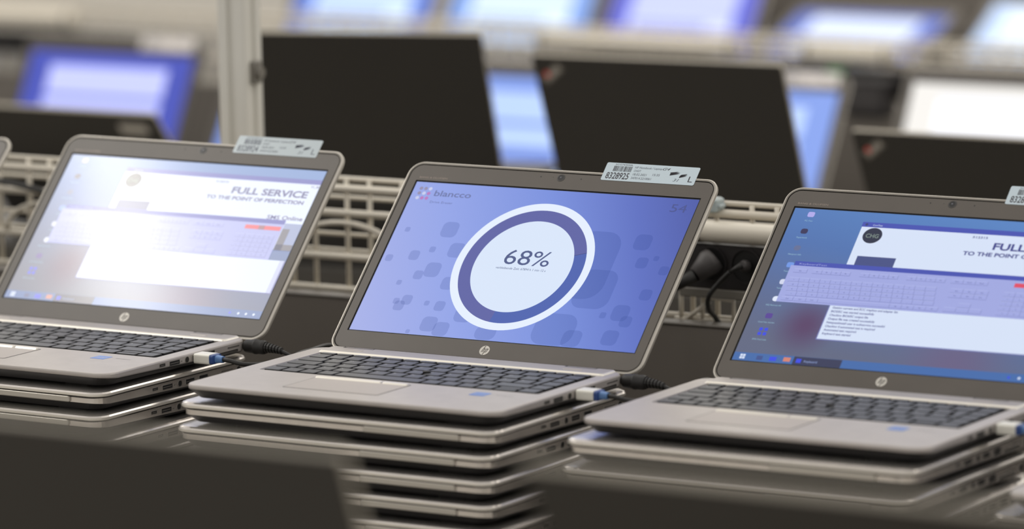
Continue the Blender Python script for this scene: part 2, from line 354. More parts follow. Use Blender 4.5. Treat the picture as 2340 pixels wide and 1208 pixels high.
def Sf(k): return lambda u, v: (u, .95 - .07 * k, v + 26.5)
def srect(b, k, x0, x1, y0, y1, m): f = Sf(k); b.poly([f(x0, y0), f(x1, y0), f(x1, y1), f(x0, y1)], m)
def annulus(b, k, r0, r1, a0, a1, m, c=(0, 85), n=96):
    f = Sf(k); n = max(2, int(n * abs(a1 - a0) / 360))
    A = [math.radians(a0 + (a1 - a0) * i / n) for i in range(n + 1)]
    for i in range(n): b.poly([f(c[0] + r * math.cos(t), c[1] + r * math.sin(t)) for r, t in ((r0, A[i]), (r1, A[i]), (r1, A[i + 1]), (r0, A[i + 1]))], m)
RM = .2
def screen_eraser(b):
    f = Sf(0)
    bg = grad_mat('eraser_bg', [(0, (168, 176, 228)), (.35, (142, 160, 228)), (.62, (116, 140, 218)), (.85, (86, 106, 190)), (1, (70, 86, 166))], RM, 1.0, (2.4, 0, 1.1), .42, None)
    b.poly([f(-154.7, 0), f(154.7, 0), f(154.7, 174), f(-154.7, 174)], bg)
    V = veil('square_veil', (66, 84, 150), .24)
    for i, (x, y, w_) in enumerate(SQ):
        w_ = w_ * 1.12
        x0, x1, y0, y1 = max(-154, x - w_ / 2), min(154, x + w_ / 2), max(.5, y - w_ / 2), y + w_ / 2
        b.poly([Sf(1 + i % 3)(u, v) for u, v in rr(x0, x1, y0, y1, min(w_ * .3, (y1 - y0) * .45), 4)], V)
    for k, (x0, x1, y0, y1, r) in enumerate(((44, 94, 54, 131, 18), (66, 106, 44, 88, 12), (40, 84, .6, 36, 13))):
        b.poly([Sf(1 + k)(u, v) for u, v in rr(x0, x1, y0, y1, r, 6)], V)
    Wt = emat('eraser_white', (226, 236, 252), 1.0, RM); In = emat('eraser_inner', (214, 227, 247), 1.0, RM)
    annulus(b, 5, 65, 73, 0, 360, Wt)
    annulus(b, 5, 52.4, 65, 18, 262, emat('ring_muted', (92, 98, 168), .9, RM)); annulus(b, 5, 52.4, 65, -98, 18, emat('ring_blue', (72, 98, 180), .9, RM))
    b.poly([f(0, 0)] and [Sf(5)(52.4 * math.cos(math.radians(t)), 85 + 52.4 * math.sin(math.radians(t))) for t in range(0, 360, 4)], In)
    a = math.radians(18); b.poly([Sf(6)(52.4 * math.cos(a), 85 + 52.4 * math.sin(a)), Sf(6)(65 * math.cos(a), 85 + 65 * math.sin(a)), Sf(6)(65 * math.cos(a), 85.5 + 65 * math.sin(a)), Sf(6)(52.4 * math.cos(a), 85.5 + 52.4 * math.sin(a))], emat('ring_line', (60, 64, 120), .9, RM))
    tx = emat('eraser_text', (78, 92, 142), .85, RM)
    text(b, '68%', -22.3, 86.6, 17.0, tx, Sf(6), width=49)
    text(b, 'verbleibende Zeit: 67894 h 1 min 12 s', -27.4, 80.8, 2.5, tx, Sf(6), width=54.2)
    gy = emat('eraser_logo', (112, 124, 178), .85, RM)
    text(b, 'blancco', -129.5, 158.6, 6.6, gy, Sf(2), width=41, bold=.015)
    text(b, 'Drive Eraser', -130.5, 150.2, 2.6, gy, Sf(2), width=25.5)
    text(b, '54', 128.5, 158.3, 9.0, emat('corner_number', (72, 84, 150), .85, RM), Sf(2), width=17)
    cols = {'w': (206, 212, 246), 'p': (190, 122, 196), 't': (152, 146, 178)}
    for r, row in enumerate(('ttw', 't.p', 'wpp')):
        for c, ch in enumerate(row):
            if r == 1 and c == 1: ch = 'w'
            m = emat('dot_' + ch, cols[ch], .9, RM)
            b.poly([Sf(2)(-146.5 + c * 5.2 + 2 * math.cos(t * math.pi / 5), 166.5 - r * 5.6 + 2 * math.sin(t * math.pi / 5)) for t in range(10)], m)
LOG = ['Getting current and ECC graphics and adapter list', 'BIOS/EC was started successfully', 'Checking BIOS/EC output file', 'Output file was created successfully', 'NetquestInstall user is authservice successful', 'Checking if automated test is required', 'Automated test required', 'Keyboard test started']
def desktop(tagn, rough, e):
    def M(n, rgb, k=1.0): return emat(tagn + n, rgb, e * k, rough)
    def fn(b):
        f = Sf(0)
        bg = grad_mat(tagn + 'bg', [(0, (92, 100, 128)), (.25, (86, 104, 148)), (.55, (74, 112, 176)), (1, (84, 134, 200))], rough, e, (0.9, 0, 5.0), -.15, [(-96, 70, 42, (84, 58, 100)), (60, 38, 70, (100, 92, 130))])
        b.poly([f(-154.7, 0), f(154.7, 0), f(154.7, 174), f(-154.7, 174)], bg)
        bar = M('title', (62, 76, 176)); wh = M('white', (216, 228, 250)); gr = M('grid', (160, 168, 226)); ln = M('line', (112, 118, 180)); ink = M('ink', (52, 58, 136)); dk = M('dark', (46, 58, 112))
        srect(b, 1, -81, 154.6, 157.5, 163, bar); srect(b, 1, -80.5, 154.6, 80, 157.5, wh)
        text(b, 'ComTest', -70, 159, 1.8, wh, Sf(2)); b.poly([Sf(2)(-76.5 + 1.6 * math.cos(t), 160.2 + 1.6 * math.sin(t)) for t in range(6)], dk)
        srect(b, 2, -73, -34, 112, 124.4, M('slate', (62, 74, 130)))
        b.poly([Sf(2)(-66.5 + 9.6 * math.cos(t * math.pi / 14), 148 + 8.8 * math.sin(t * math.pi / 14)) for t in range(28)], M('roundel', (26, 34, 62)))
        text(b, 'CHG', -66.5, 145.5, 4.4, M('roundel_text', (120, 136, 130)), Sf(3), width=13, bold=.02, center=True)
        text(b, '512315', 32, 152.6, 2.3, ink, Sf(2), width=15, bold=.02); text(b, 'V1_85', 144.8, 153.4, 2.5, ink, Sf(2), width=9.6, bold=.02)
        text(b, 'FULL SERVICE', 55.3, 141.2, 7.4, ink, Sf(2), width=90, bold=.03)
        text(b, 'TO THE POINT OF PERFECTION', 28.5, 133.4, 4.1, ink, Sf(2), width=116, bold=.035)
        text(b, 'SMS Online', 110, 114.4, 4.6, ink, Sf(2), width=42, bold=.02)
        srect(b, 2, 134.4, 154.6, 79, 110.5, M('photo_sky', (140, 156, 200))); srect(b, 3, 134.4, 143, 79, 104, M('photo_dark', (96, 98, 120))); srect(b, 3, 134.4, 154.6, 79, 86, M('photo_dark', (96, 98, 120)))
        srect(b, 3, -132, 134, 109, 114, bar); text(b, 'KeyboardTest', -127, 110.3, 1.9, gr, Sf(4), width=28)
        srect(b, 3, -135, 134, 67.5, 109, gr)
        def cell(x0, x1, y0, y1, t=''):
            for a in ((x0, x1, y0, y0 + .35), (x1 - .35, x1, y0, y1)): srect(b, 4, *a, ln)
            srect(b, 4, x0, x1 - .4, y1 - .3, y1, M('hi', (190, 198, 242)))
            if t: text(b, t, (x0 + x1) / 2, y0 + (y1 - y0) * .35, 1.3, ink, Sf(5), center=True)
        R = random.Random(3)
        for g, n in ((-130, 1), (-111, 4), (-63, 4), (-16, 4)):
            for i in range(n): cell(g + i * 9.6 + (0 if n > 1 else 0), g + (i + 1) * 9.6 + (4 if n == 1 else 0), 101, 105.5, 'Esc' if n == 1 else 'F%d' % (i + 1))
        for i in range(3): cell(28 + i * 12.2, 40 + i * 12.2, 101, 105.5, ('Print', 'Scroll', 'Pause')[i])
        srect(b, 4, 90, 132, 101.4, 106, M('red', (226, 70, 96))); srect(b, 5, 106, 113, 101.4, 106, M('red2', (150, 90, 110)))
        rows = ['^1234567890ß´', 'QWERTZUIOPÜ+', 'ASDFGHJKLÖÄ#', '<YXCVBNM,.-_']
        for r, rw in enumerate(rows):
            y = 90.5 - r * 5.2; x = -131.5 + r * 1.0
            for i in range(14): cell(x + i * 10.6, x + (i + 1) * 10.6, y, y + 5.0, rw[i] if i < len(rw) else '')
        for a in (-131, -118, -106): cell(a, a + 12, 69.3, 73.6, 'Ctrl')
        cell(-94, -22, 69.3, 73.6)
        for i in range(4): cell(-22 + i * 12, -10 + i * 12, 69.3, 73.6, 'Alt')
        for r in range(2):
            for i in range(3): cell(31 + i * 12.5, 43.3 + i * 12.5, 90.5 - r * 5.2, 95.5 - r * 5.2, 'Pos')
        cell(43.7, 56, 75, 80); [cell(31 + i * 12.5, 43.3 + i * 12.5, 69.6, 74.6) for i in range(3)]
        for r in range(5):
            for i in range(4): cell(83 + i * 11.5, 94.3 + i * 11.5, 90.5 - r * 5.2, 95.5 - r * 5.2, str(7 + i))
        srect(b, 1, -80.8, 154.6, 29, 67.5, ln); srect(b, 2, -79.8, 153, 30, 67.5, wh); srect(b, 3, 148, 153, 30, 67.5, M('scroll', (190, 198, 232)))
        for i, s in enumerate(LOG): text(b, s, -76.5, 64.2 - i * 4.15, 2.25, ink, Sf(3), bold=.02)
        srect(b, 1, -154.6, 154.6, 0.0, 9.0, M('taskbar', (60, 104, 170))); srect(b, 2, -94, -46, 0.0, 8.8, M('task_app', (44, 50, 84)))
        text(b, 'Keyboard', -83, 3, 2.4, M('task_text', (150, 170, 220)), Sf(3)); srect(b, 3, -91, -86, 2, 6.5, M('icon_blue', (50, 70, 230)))
        for dx, dy in ((0, 0), (2.8, 0), (0, 2.8), (2.8, 2.8)): srect(b, 2, -148 + dx, -145.6 + dx, 2 + dy, 4.4 + dy, wh)
        srect(b, 2, -131, -125, 2, 6.5, M('icon_slate', (56, 78, 140))); srect(b, 2, -118, -111, 2, 6.5, M('icon_blue', (50, 70, 230))); srect(b, 2, -104, -97, 2.5, 7, M('icon_orange', (214, 130, 110)))
        for x in (118, 128, 137, 146): b.poly([Sf(2)(x + 1.5 * math.cos(t), 4.5 + 1.5 * math.sin(t)) for t in range(6)], wh if x != 118 else M('icon_blue', (50, 70, 230)))
        cols = [(176, 170, 236), (44, 40, 84), (96, 108, 150), (110, 150, 230), (210, 216, 240), (226, 234, 252), (84, 60, 150), (50, 70, 230)]
        names = ['PC-Test', 'Papierkorb', 'Netquest Info', 'TestApp', 'Tastatur', 'NQ Remote 64', 'ComTest starten', 'SMS-Tool Link']
        for i, c in enumerate(cols):
            v = 167 - i * 19.4; ic = M('desk_icon%d' % i, c)
            if i == 7: [srect(b, 1, -140 + dx, -136.6 + dx, v - 2 + dy, v + 1.4 + dy, ic) for dx in (0, 5.2) for dy in (0, 5)]
            else: b.poly([Sf(1)(u, q) for u, q in rr(-139.5, -132.5, v - 2.4, v + 3.4, 1.6 + (i % 3) * .5, 3)], ic)
            text(b, names[i], -136, v - 7.6, 1.7, M('caption', (150, 190, 210)), Sf(1), center=True)
    return fn
def plainscreen(cols, key):
    bgc, winc, linec = cols
    def fn(b):
        srect(b, 0, -154.7, 154.7, 0, 174, emat(key + 'bg', bgc, 1.15)); srect(b, 1, -112, 112, 10, 150, emat(key + 'win', winc, 1.25))
        srect(b, 2, -112, 112, 96, 104, emat(key + 'bar', linec, 1.0)); srect(b, 2, -100, 60, 40, 62, emat(key + 'bar', linec, 1.0)); srect(b, 2, -112, 112, 150, 156, emat(key + 'bar', linec, 1.0))
    return fn

def fill_lid(root, dz, lean, scr, screen_fn, label_key=None, label_fn=None, detail=True, hinge=(0, 235.6, -6.5), dark=False):
    lid = part('lid', 'lidshell_dark' if dark else 'lidshell', (lambda b: lidshell(b, True)) if dark else lidshell, root, (hinge[0], hinge[1], hinge[2] + dz)); lid.rotation_euler = (-math.radians(lean), 0, 0)
    part('bezel', 'bezel', bezelm, lid)
    part('screen', scr, screen_fn, lid)
    if detail:
        part('webcam', 'webcam', webcam, lid); part('microphone_holes', 'mic', micholes, lid); part('printed_mark', 'snd', soundmark, lid); part('logo_badge', 'badge', badge, lid)
    if label_key: part('asset_label', label_key, label_fn, lid)
    return lid
DZ = 16.0
def keyboard_frame(b): b.box(-146, 151, 93.9, 94.3, -1.75, -.2, KEYS()); b.box(-146, 151, 193.4, 194.6, -1.75, -.1, RIM()); b.box(-146, 151, 94.3, 193.4, -1.75, -1.6, KEYS())
def lowkeys(b):
    for k in keylist(): b.box(k[0] + .8, k[1] - .8, k[2] + .8, k[3] - .4, -1.7, .4, KEY())
def open_laptop(loc, rz, lean, label, group, scr, screen_fn, label_key=None, label_fn=None, detail=True, dark=False):
    """loc = centre of the deck's front edge, at the deck's top"""
    t = empty('open_laptop', (loc[0], loc[1], loc[2] - DZ), rz, label, 'laptop', group); o = (0, 0, DZ)
    part('base', 'base_open', base_open, t, o)
    part('touchpad', 'touchpad', touchpad, t, o)
    if detail:
        kb = part('keyboard', 'kbf', keyboard_frame, t, o)
        for i, k in enumerate(keylist()): part('key', 'key%d' % i, keymesh(k), kb)
        part('touchpad_button', 'pb1', padbar(-74, -4), t, o); part('touchpad_button', 'pb2', padbar(-2, 24), t, o)
        part('pointing_stick', 'nub', trackpoint, t, o); part('processor_sticker', 'bst', blue_sticker, t, o); part('model_mark', 'mdt', model_text, t, o)
        for i, pt in enumerate(PORTS): part(pt[0], 'port%d' % i, port(*pt[1:]), t, o)
        for x, y in ((-110, 30), (110, 30), (-110, 190), (110, 190)): part('rubber_foot', 'foot%d%d' % (x, y), foot(x, y), t, o)
    else:
        part('keyboard', 'kbl', lowkeys, t, o)
        for x, y in ((-110, 30), (110, 30), (-110, 190), (110, 190)): part('rubber_foot', 'foot%d%d' % (x, y), foot(x, y), t, o)
    fill_lid(t, DZ, lean, scr, screen_fn, label_key, label_fn, detail, dark=dark)
    return t
# --- closed laptop: top of lid at z = 0 of its own frame, underside feet at -22
def closed_lid(b):
    S, Rm = SILVER(), mat('silver_edge', (226, 221, 212), .28, .55); n = 8
    def r(i, z): return rr3(-169 + i, 169 - i, -2 + i, 232 - i, 16 - min(i, 10), z, n)
    b.loft([r(4, -5.2), r(1.0, -5.3), r(0, -4.6), r(0, -2.6), r(1.0, -1.2), r(3.5, -.35), r(9, 0)], [SEAM(), Rm, Rm, S, S, S], SEAM(), S)
def front_lip(b):
    b.loft([rr3(34, 132, -1.6, 3, 1.2, -11.4, 2), rr3(33, 133, -2.2, 3, 1.2, -10.6, 2), rr3(33, 133, -2.2, 3, 1.2, -6.6, 2), rr3(34, 132, -1.6, 3, 1.2, -6.0, 2)], [RIM()] * 3, RIM(), RIM())
def closed_mark(b):
    b.loft([[(29 * math.cos(k * math.pi / 16) * r, 116 + 29 * math.sin(k * math.pi / 16) * r, z) for k in range(32)] for r, z in ((1, .01), (.98, .25))], [WHITEBADGE()], None, WHITEBADGE())
def closed_laptop(loc, rz, label, group, full=True):
    t = empty('closed_laptop', (loc[0], loc[1], loc[2] - 22), rz, label, 'laptop', group); o = (0, 0, 22); o2 = (0, 0, 16)
    part('lid', 'closed_lid', closed_lid, t, o); part('base', 'base_closed', base_closed, t, o2)
    part('front_lip', 'front_lip', front_lip, t, o)
    if full:
        for i, pt in enumerate(PORTS): part(pt[0], 'port%d' % i, port(*pt[1:]), t, o2)
    for x, y in ((-110, 30), (110, 30), (-110, 190), (110, 190)): part('rubber_foot', 'foot%d%d' % (x, y), foot(x, y), t, o2)
    return t
# --- black laptop seen from behind
def tp_shell(b):
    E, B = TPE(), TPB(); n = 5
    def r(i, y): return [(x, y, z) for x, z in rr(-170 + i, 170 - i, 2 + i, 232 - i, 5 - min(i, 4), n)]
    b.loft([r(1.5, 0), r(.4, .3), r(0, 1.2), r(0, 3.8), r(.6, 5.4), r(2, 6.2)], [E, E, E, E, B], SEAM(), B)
def tp_mark(b):
    # sits near the upper corner that is at +x when seen from the front (left when seen from behind)
    f0 = lambda u, v: (145 - u, 6.35, 208 + v)
    ca = math.radians(38); 
    pts = [(-17, -6.5), (17, -6.5), (17, 6.5), (-17, 6.5)]
    rot = lambda u, v: (u * math.cos(ca) - v * math.sin(ca), u * math.sin(ca) + v * math.cos(ca))
    g = lambda u, v: f0(*rot(u, v))
    b.loft([[(x, yy, z) for x, _, z in (g(u, v) for u, v in pts)] for yy in (6.1, 6.4)], [TPD()], None, TPD())
    h = lambda u, v: (g(u, v)[0], 6.5, g(u, v)[2])
    text(b, 'ThinkPad', -14, -3.2, 6.4, TPG(), h, width=28, bold=.02)
    b.poly([(h(-6.5 + 3.6 * math.cos(t * math.pi / 6), 3.6 + 3.6 * math.sin(t * math.pi / 6))[0], 6.56, h(-6.5 + 3.6 * math.cos(t * math.pi / 6), 3.6 + 3.6 * math.sin(t * math.pi / 6))[2]) for t in range(12)], REDM())
def tp_plate(b):
    b.loft([[(x, y, z) for x, z in rr(-148, -104, 196, 212, 2, 3)] for y in (6.1, 6.5)], [TPG()], None, TPG())
def tp_base(b):
    K = COVER(); B = TPB()
    b.loft([rr3(-150, 150, 14, 212, 8, -13, 4), rr3(-168, 168, 2, 228, 6, -10, 4), rr3(-170, 170, 0, 230, 5, -7, 4), rr3(-170, 170, 0, 230, 5, -1, 4), rr3(-169, 169, 1, 229, 5, 0, 4)], [K, B, B, B], K, B)
def tp_keys(b):
    for k in keylist(): b.box(k[0] + .8, k[1] - .8, k[2] + .8, k[3] - .4, 0, 1.2, KEYS())
def tp_screen(b): srect(b, 15, -154.7, 154.7, 0, 174, emat('tp_screen', (70, 90, 190), .6))
def black_laptop(top, rz, lean, label, mark='tp', group=None, H=230):
    """top = world position of the lid's top edge centre (back of lid towards the camera when rz = 180)"""
    a = math.radians(lean); r = math.radians(rz)
    ly, lz = 235.6 + 232 * math.sin(a), -6.5 + 232 * math.cos(a)
    loc = (top[0] + math.sin(r) * ly, top[1] - math.cos(r) * ly, top[2] - lz)
    t = empty('black_laptop', (loc[0], loc[1], loc[2] - DZ), rz, label, 'laptop', group); o = (0, 0, DZ)
    part('base', 'tp_base', tp_base, t, o); part('keyboard', 'tp_keys', tp_keys, t, o)
    for x, y in ((-110, 30), (110, 30), (-110, 190), (110, 190)): part('rubber_foot', 'foot%d%d' % (x, y), foot(x, y), t, o)
    lid = part('lid', 'tp_shell', tp_shell, t, (0, 235.6, -6.5 + DZ)); lid.rotation_euler = (-a, 0, 0)
    part('screen', 'tp_screen', tp_screen, lid)
    if mark == 'tp': part('lid_logo', 'tp_mark', tp_mark, lid)
    if mark == 'plate': part('lid_logo', 'tp_plate', tp_plate, lid)
    return t, loc
def tpc_base(b):
    K = COVER(); B = TPB()
    b.loft([rr3(-150, 150, 14, 216, 8, -19.4, 4), rr3(-168, 168, 2, 230, 6, -17, 4), rr3(-170, 170, 0, 232, 5, -13, 4), rr3(-170, 170, 0, 232, 5, -6.4, 4)], [K, B, B], K, SEAM())
def tpc_lid(b):
    b.loft([rr3(-169, 169, 1, 231, 5, -6, 4), rr3(-170, 170, 0, 232, 5, -5, 4), rr3(-170, 170, 0, 232, 5, -1, 4), rr3(-169, 169, 1, 231, 5, 0, 4)], [TPB()] * 3, SEAM(), TPB())
def closed_black(loc, rz, label, group):
    t = empty('closed_black_laptop', (loc[0], loc[1], loc[2] - 22), rz, label, 'laptop', group); o = (0, 0, 22)
    part('base', 'tpc_base', tpc_base, t, o); part('lid', 'tpc_lid', tpc_lid, t, o)
    for x, y in ((-110, 30), (110, 30), (-110, 190), (110, 190)): part('rubber_foot', 'foot%d%d' % (x, y), foot(x, y), t, (0, 0, 16))
    return t
ORD = ['first', 'second', 'third', 'fourth', 'fifth', 'sixth', 'seventh', 'eighth', 'ninth']
def stack(loc, rz, n, who, group, offs, black=False, full=True):
    for i in range(n):
        dx, dy = offs[i % len(offs)]
        a = (loc[0] + dx, loc[1] + dy, loc[2] - 22 * i)
        lab = 'closed %s laptop, %s below %s' % ('black' if black else 'silver', ORD[i] if i else 'directly', who)
        if black: closed_black(a, rz, lab, group)
        else: closed_laptop(a, rz + dx * .05, lab, group, full)

# ------------------------------------------------------------------ structure
fb = MB(); fb.box(-14000, 9000, -6000, 22000, -1010, -960, mat('floor_vinyl', (186, 178, 162), .35, noise=.08, nscale=1.2))
struct(fb.build('floor'))
wb = MB(); wb.box(-14000, 9000, 22000, 22100, -960, 2600, mat('wall_paint', (176, 168, 150), .7)); struct(wb.build('wall_back'))
def bench(x0, x1, y0, y1, z, label):
    t = empty('workbench', ((x0 + x1) / 2, (y0 + y1) / 2, -960), 0, label, 'workbench'); cx, cy = (x0 + x1) / 2, (y0 + y1) / 2
    b = MB(); b.box(x0 - cx, x1 - cx, y0 - cy, y1 - cy, z + 960 - 30, z + 960, BENCH(), 3); b.build('bench_top', t)
    for x in (x0 - cx + 60, 0, x1 - cx - 60):
        for y in (y0 - cy + 60, y1 - cy - 60):
            b = MB(); b.box(x - 22, x + 22, y - 22, y + 22, 0, z + 960 - 30, LEGM(), 4); b.build('leg', t)
    return t
BZ = -195.5
bench(-2600, 1500, -120, 760, BZ, 'long dark workbench under the stacks of silver laptops')
bench(-3200, 1300, 1640, 2240, -185, 'long dark workbench behind the wire rack, under the black laptops')
bench(-4400, 1000, 2285, 3180, -322, 'lower dark workbench under the row of blue-screened laptops')
bench(-6200, 600, 4180, 5000, -338, 'farthest dark workbench under the row of bright screens')

# ------------------------------------------------------------------ row of silver laptops in focus
A = lambda *a, **k: asset(*a, **k)
G1 = 'open silver laptops on stacks along the near bench'
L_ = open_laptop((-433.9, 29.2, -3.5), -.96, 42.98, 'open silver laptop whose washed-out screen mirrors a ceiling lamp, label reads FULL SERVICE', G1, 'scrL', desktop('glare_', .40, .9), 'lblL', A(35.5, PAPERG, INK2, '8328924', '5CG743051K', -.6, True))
M_ = open_laptop((0, 0, 0), 0, 44.67, 'open silver laptop showing 68% in a white ring on a blue screen', G1, 'scrM', screen_eraser, 'lblM', A(42.6, PAPER, INK, '8328925', '5CG743050L', .2))
R_ = open_laptop((401.9, 21.6, -2.1), .71, 45.96, 'open silver laptop with white windows on a blue desktop, cropped by the right edge', G1, 'scrR', desktop('desk_', .28, .95), 'lblR', A(50.5, PAPER, INK, '8328926', '5CG743049M', 3.5))
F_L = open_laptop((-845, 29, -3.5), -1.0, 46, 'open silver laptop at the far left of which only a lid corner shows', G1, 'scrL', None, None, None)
F_R = open_laptop((819, -2, -25.5), .8, 46, 'open silver laptop cut off by the right edge, only its deck corner showing', G1, 'scrR', None, None, None)
stack((0, 0, -16), 0, 8, 'the open 68% laptop', 'closed laptops stacked under the laptop showing 68%', [(-4, 0), (-8, -1), (-7, -3), (-8, 0), (-3, -2)])
stack((-433.9, 29.2, -19.5), -.96, 8, 'the open laptop with the glaring washed-out screen', 'closed laptops stacked under the laptop with the washed-out screen', [(-6, -4), (-8, -4), (-3, -2)])
stack((401.9, 21.6, -18.1), .71, 8, 'the open laptop showing white windows on a blue desktop', 'closed laptops stacked under the laptop with white windows', [(-6, -12), (-7, -20), (-2, -8)])
stack((-845, 29, -19.5), -1, 8, 'the laptop at the far left', 'closed laptops stacked under the far left laptop', [(-3, -3), (2, 0)])
stack((819, -2, -41.5), .8, 7, 'the laptop cut by the right edge', 'closed laptops stacked under the laptop cut by the right edge', [(-8, -6), (-4, -4)])

# ------------------------------------------------------------------ cables
def bez(P, n=10):
    out = []
    for i in range(len(P) - 1):
        p0 = Vector(P[max(0, i - 1)]); p1 = Vector(P[i]); p2 = Vector(P[i + 1]); p3 = Vector(P[min(len(P) - 1, i + 2)])
        for k in range(n):
            t = k / n; out.append(tuple(.5 * ((2 * p1) + (p2 - p0) * t + (2 * p0 - 5 * p1 + 4 * p2 - p3) * t * t + (3 * p1 - p0 - 3 * p2 + p3) * t ** 3)))
    out.append(P[-1]); return out
def usb_cable(loc, rz, label):
    """origin: port mouth on the laptop's right side"""
    t = empty('usb_cable', loc, rz, label, 'cable', 'white and blue plugs in the laptop sides')
    f = lambda x, y0, y1, z0, z1, r: [(x, y, z) for y, z in rr(y0, y1, z0, z1, r, 3)]
    def plug(b): b.loft([f(-4, -5, 5, -2, 2, .5), f(.4, -5, 5, -2, 2, .5), f(.4, -6.6, 6.6, -3.4, 3.4, 1.2), f(1.6, -8, 8, -4.7, 4.7, 2), f(19, -8, 8, -4.7, 4.7, 2), f(19.2, -7, 7, -4, 4, 2)], [PORTR()] + [mat('plug_white', (232, 230, 220), .3)] * 4, PORTR(), mat('plug_white', (232, 230, 220), .3))
    def collar(b): b.loft([f(19, -7.6, 7.6, -4.4, 4.4, 2), f(22.5, -7.4, 7.4, -4.2, 4.2, 2), f(23, -4.2, 4.2, -3.6, 3.6, 2.5), f(30, -3.4, 3.4, -3, 3, 2.5)], [mat('plug_navy', (46, 74, 132), .4)] * 2 + [mat('plug_blue', (92, 130, 182), .4)], mat('plug_navy', (46, 74, 132), .4), mat('plug_blue', (92, 130, 182), .4))
    part('plug', 'usb_plug', plug, t); part('collar', 'usb_collar', collar, t)
    b = MB(); b.tube(bez([(30, 0, 0), (38, 0, -.6), (50, 4, -3.4), (60, 22, -5), (60, 60, -6), (50, 110, -7), (30, 190, -20), (20, 260, -90), (15, 300, -160), (15, 330, -184)]), 2.2, RUBBER(), 8); b.build('cord', t)
def power_cable(loc, rz, label):
    t = empty('power_cable', loc, rz, label, 'cable', 'round black power plugs in the laptop sides')
    def plug(b):
        R = lambda x, r: [(x, r * math.cos(k * math.pi / 8), r * math.sin(k * math.pi / 8)) for k in range(16)]
        b.loft([R(-3, 3), R(.3, 3), R(.3, 5.2), R(2, 6.3), R(11, 6.5), R(11.4, 7.2), R(13.5, 7.2), R(14, 6.6), R(21, 6.8), R(24, 5.8)], [RUBBER()] * 9, RUBBER(), RUBBER(), True)
    def relief(b):
        R = lambda x, r: [(x, r * math.cos(k * math.pi / 6), r * math.sin(k * math.pi / 6) - (x - 24) ** 2 * .006) for k in range(12)]
        rg = []
        for i in range(6):
            x = 24 + i * 3.2; r = 5.0 - i * .32; rg += [R(x, r), R(x + 2, r), R(x + 2.1, r - 1.2), R(x + 3.1, r - 1.2)]
        b.loft(rg, [RUBBER()] * (len(rg) - 1), RUBBER(), RUBBER())
    part('plug', 'pplug', plug, t); part('strain_relief', 'prelief', relief, t)
    b = MB(); b.tube(bez([(42, 0, -2.2), (50, 1, -5.5), (58, 4, -11), (66, 12, -20), (72, 30, -50), (74, 60, -100), (70, 120, -150), (60, 180, -176)]), 2.0, RUBBER(), 8); b.build('cord', t)
def at_side(L, yaw, y, z): r = math.radians(yaw); return (L[0] + 166.4 * math.cos(r) - y * math.sin(r), L[1] + 166.4 * math.sin(r) + y * math.cos(r), L[2] + z)
for L, yw, w_ in (((-433.9, 29.2, -3.5), -.96, 'washed-out screen'), ((0, 0, 0), 0, '68% screen'), ((401.9, 21.6, -2.1), .71, 'blue desktop')):
    usb_cable(at_side(L, yw, 138, -5.4), yw, 'white plug with blue collar in the side of the laptop with the ' + w_)
    power_cable(at_side(L, yw, 214.5, -6.3), yw, 'round black power plug in the rear side of the laptop with the ' + w_)

# ------------------------------------------------------------------ wire racks with panel, tube and power strips
def panel(x0, x1, y, z1, z0, label):
    t = empty('divider_panel', ((x0 + x1) / 2, y, z0), 0, label, 'panel'); h = (x1 - x0) / 2
    b = MB(); b.box(-h, h, -9, 9, 0, z1 - z0 - 3, PANEL(), 1.5); b.build('board', t)
    b = MB(); b.box(-h, h, -10, 10, z1 - z0 - 3, z1 - z0, mat('panel_cap', (104, 99, 92), .45), 1); b.build('top_trim', t)
def rack(x0, x1, y, zo, label, arches, zb_):
    t = empty('wire_rack', ((x0 + x1) / 2, y, zb_), 0, label, 'rack'); ox = (x0 + x1) / 2; W = WIRE()
    def H(name, z, r, yy=0, m=None, a=x0, c=x1):
        b = MB(); b.tube([(a - ox, yy, z + zo - zb_), (c - ox, yy, z + zo - zb_)], r, m or W, 8); b.build(name, t)
    H('top_wire', 88.5, 2.6, 6); H('top_wire', 79, 4.4, 0); H('cross_wire', 54, 3.8, -2); H('cross_wire', 27, 2.2, 26); H('cross_wire', 8.5, 4.0, -2); H('bottom_wire', -25.5, 3.4, 0)
    H('back_wire', 60, 2.2, 60); H('back_wire', 4, 2.2, 60)
    x = x0 + 20; n = 0
    while x < x1 and n < 98:
        b = MB(); yy = 2; b.tube([(x - ox, yy, -25 + zo - zb_), (x - ox, yy, 88 + zo - zb_)], 2.6, W, 6); b.build('upright_wire', t)
        n += 1; x += 40 if n % 2 else 28
    for cx in arches:
        b = MB(); P = [(cx + 66 * math.cos(a) - ox, -4, 12 + zo - zb_ + 32 * math.sin(a)) for a in [math.pi * i / 14 for i in range(15)]]
        b.tube(P, 3.2, W, 6); b.build('arch_wire', t)
    for fx in (x0 + 30, ox, x1 - 30):
        b = MB(); b.tube([(fx - ox, 20, 0), (fx - ox, 20, zo - zb_ - 20), (fx - ox, 3, zo - zb_ - 18)], 6, W, 8); b.build('stand_leg', t)
    return t
rack(-1500, 900, 650, 0, 'pale enamelled wire rack standing behind the silver laptops', [-974, -790, -606, -422, -238], BZ)
panel(-2500, 1400, 608, -23, BZ, 'long charcoal panel standing along the near bench behind the silver laptops')
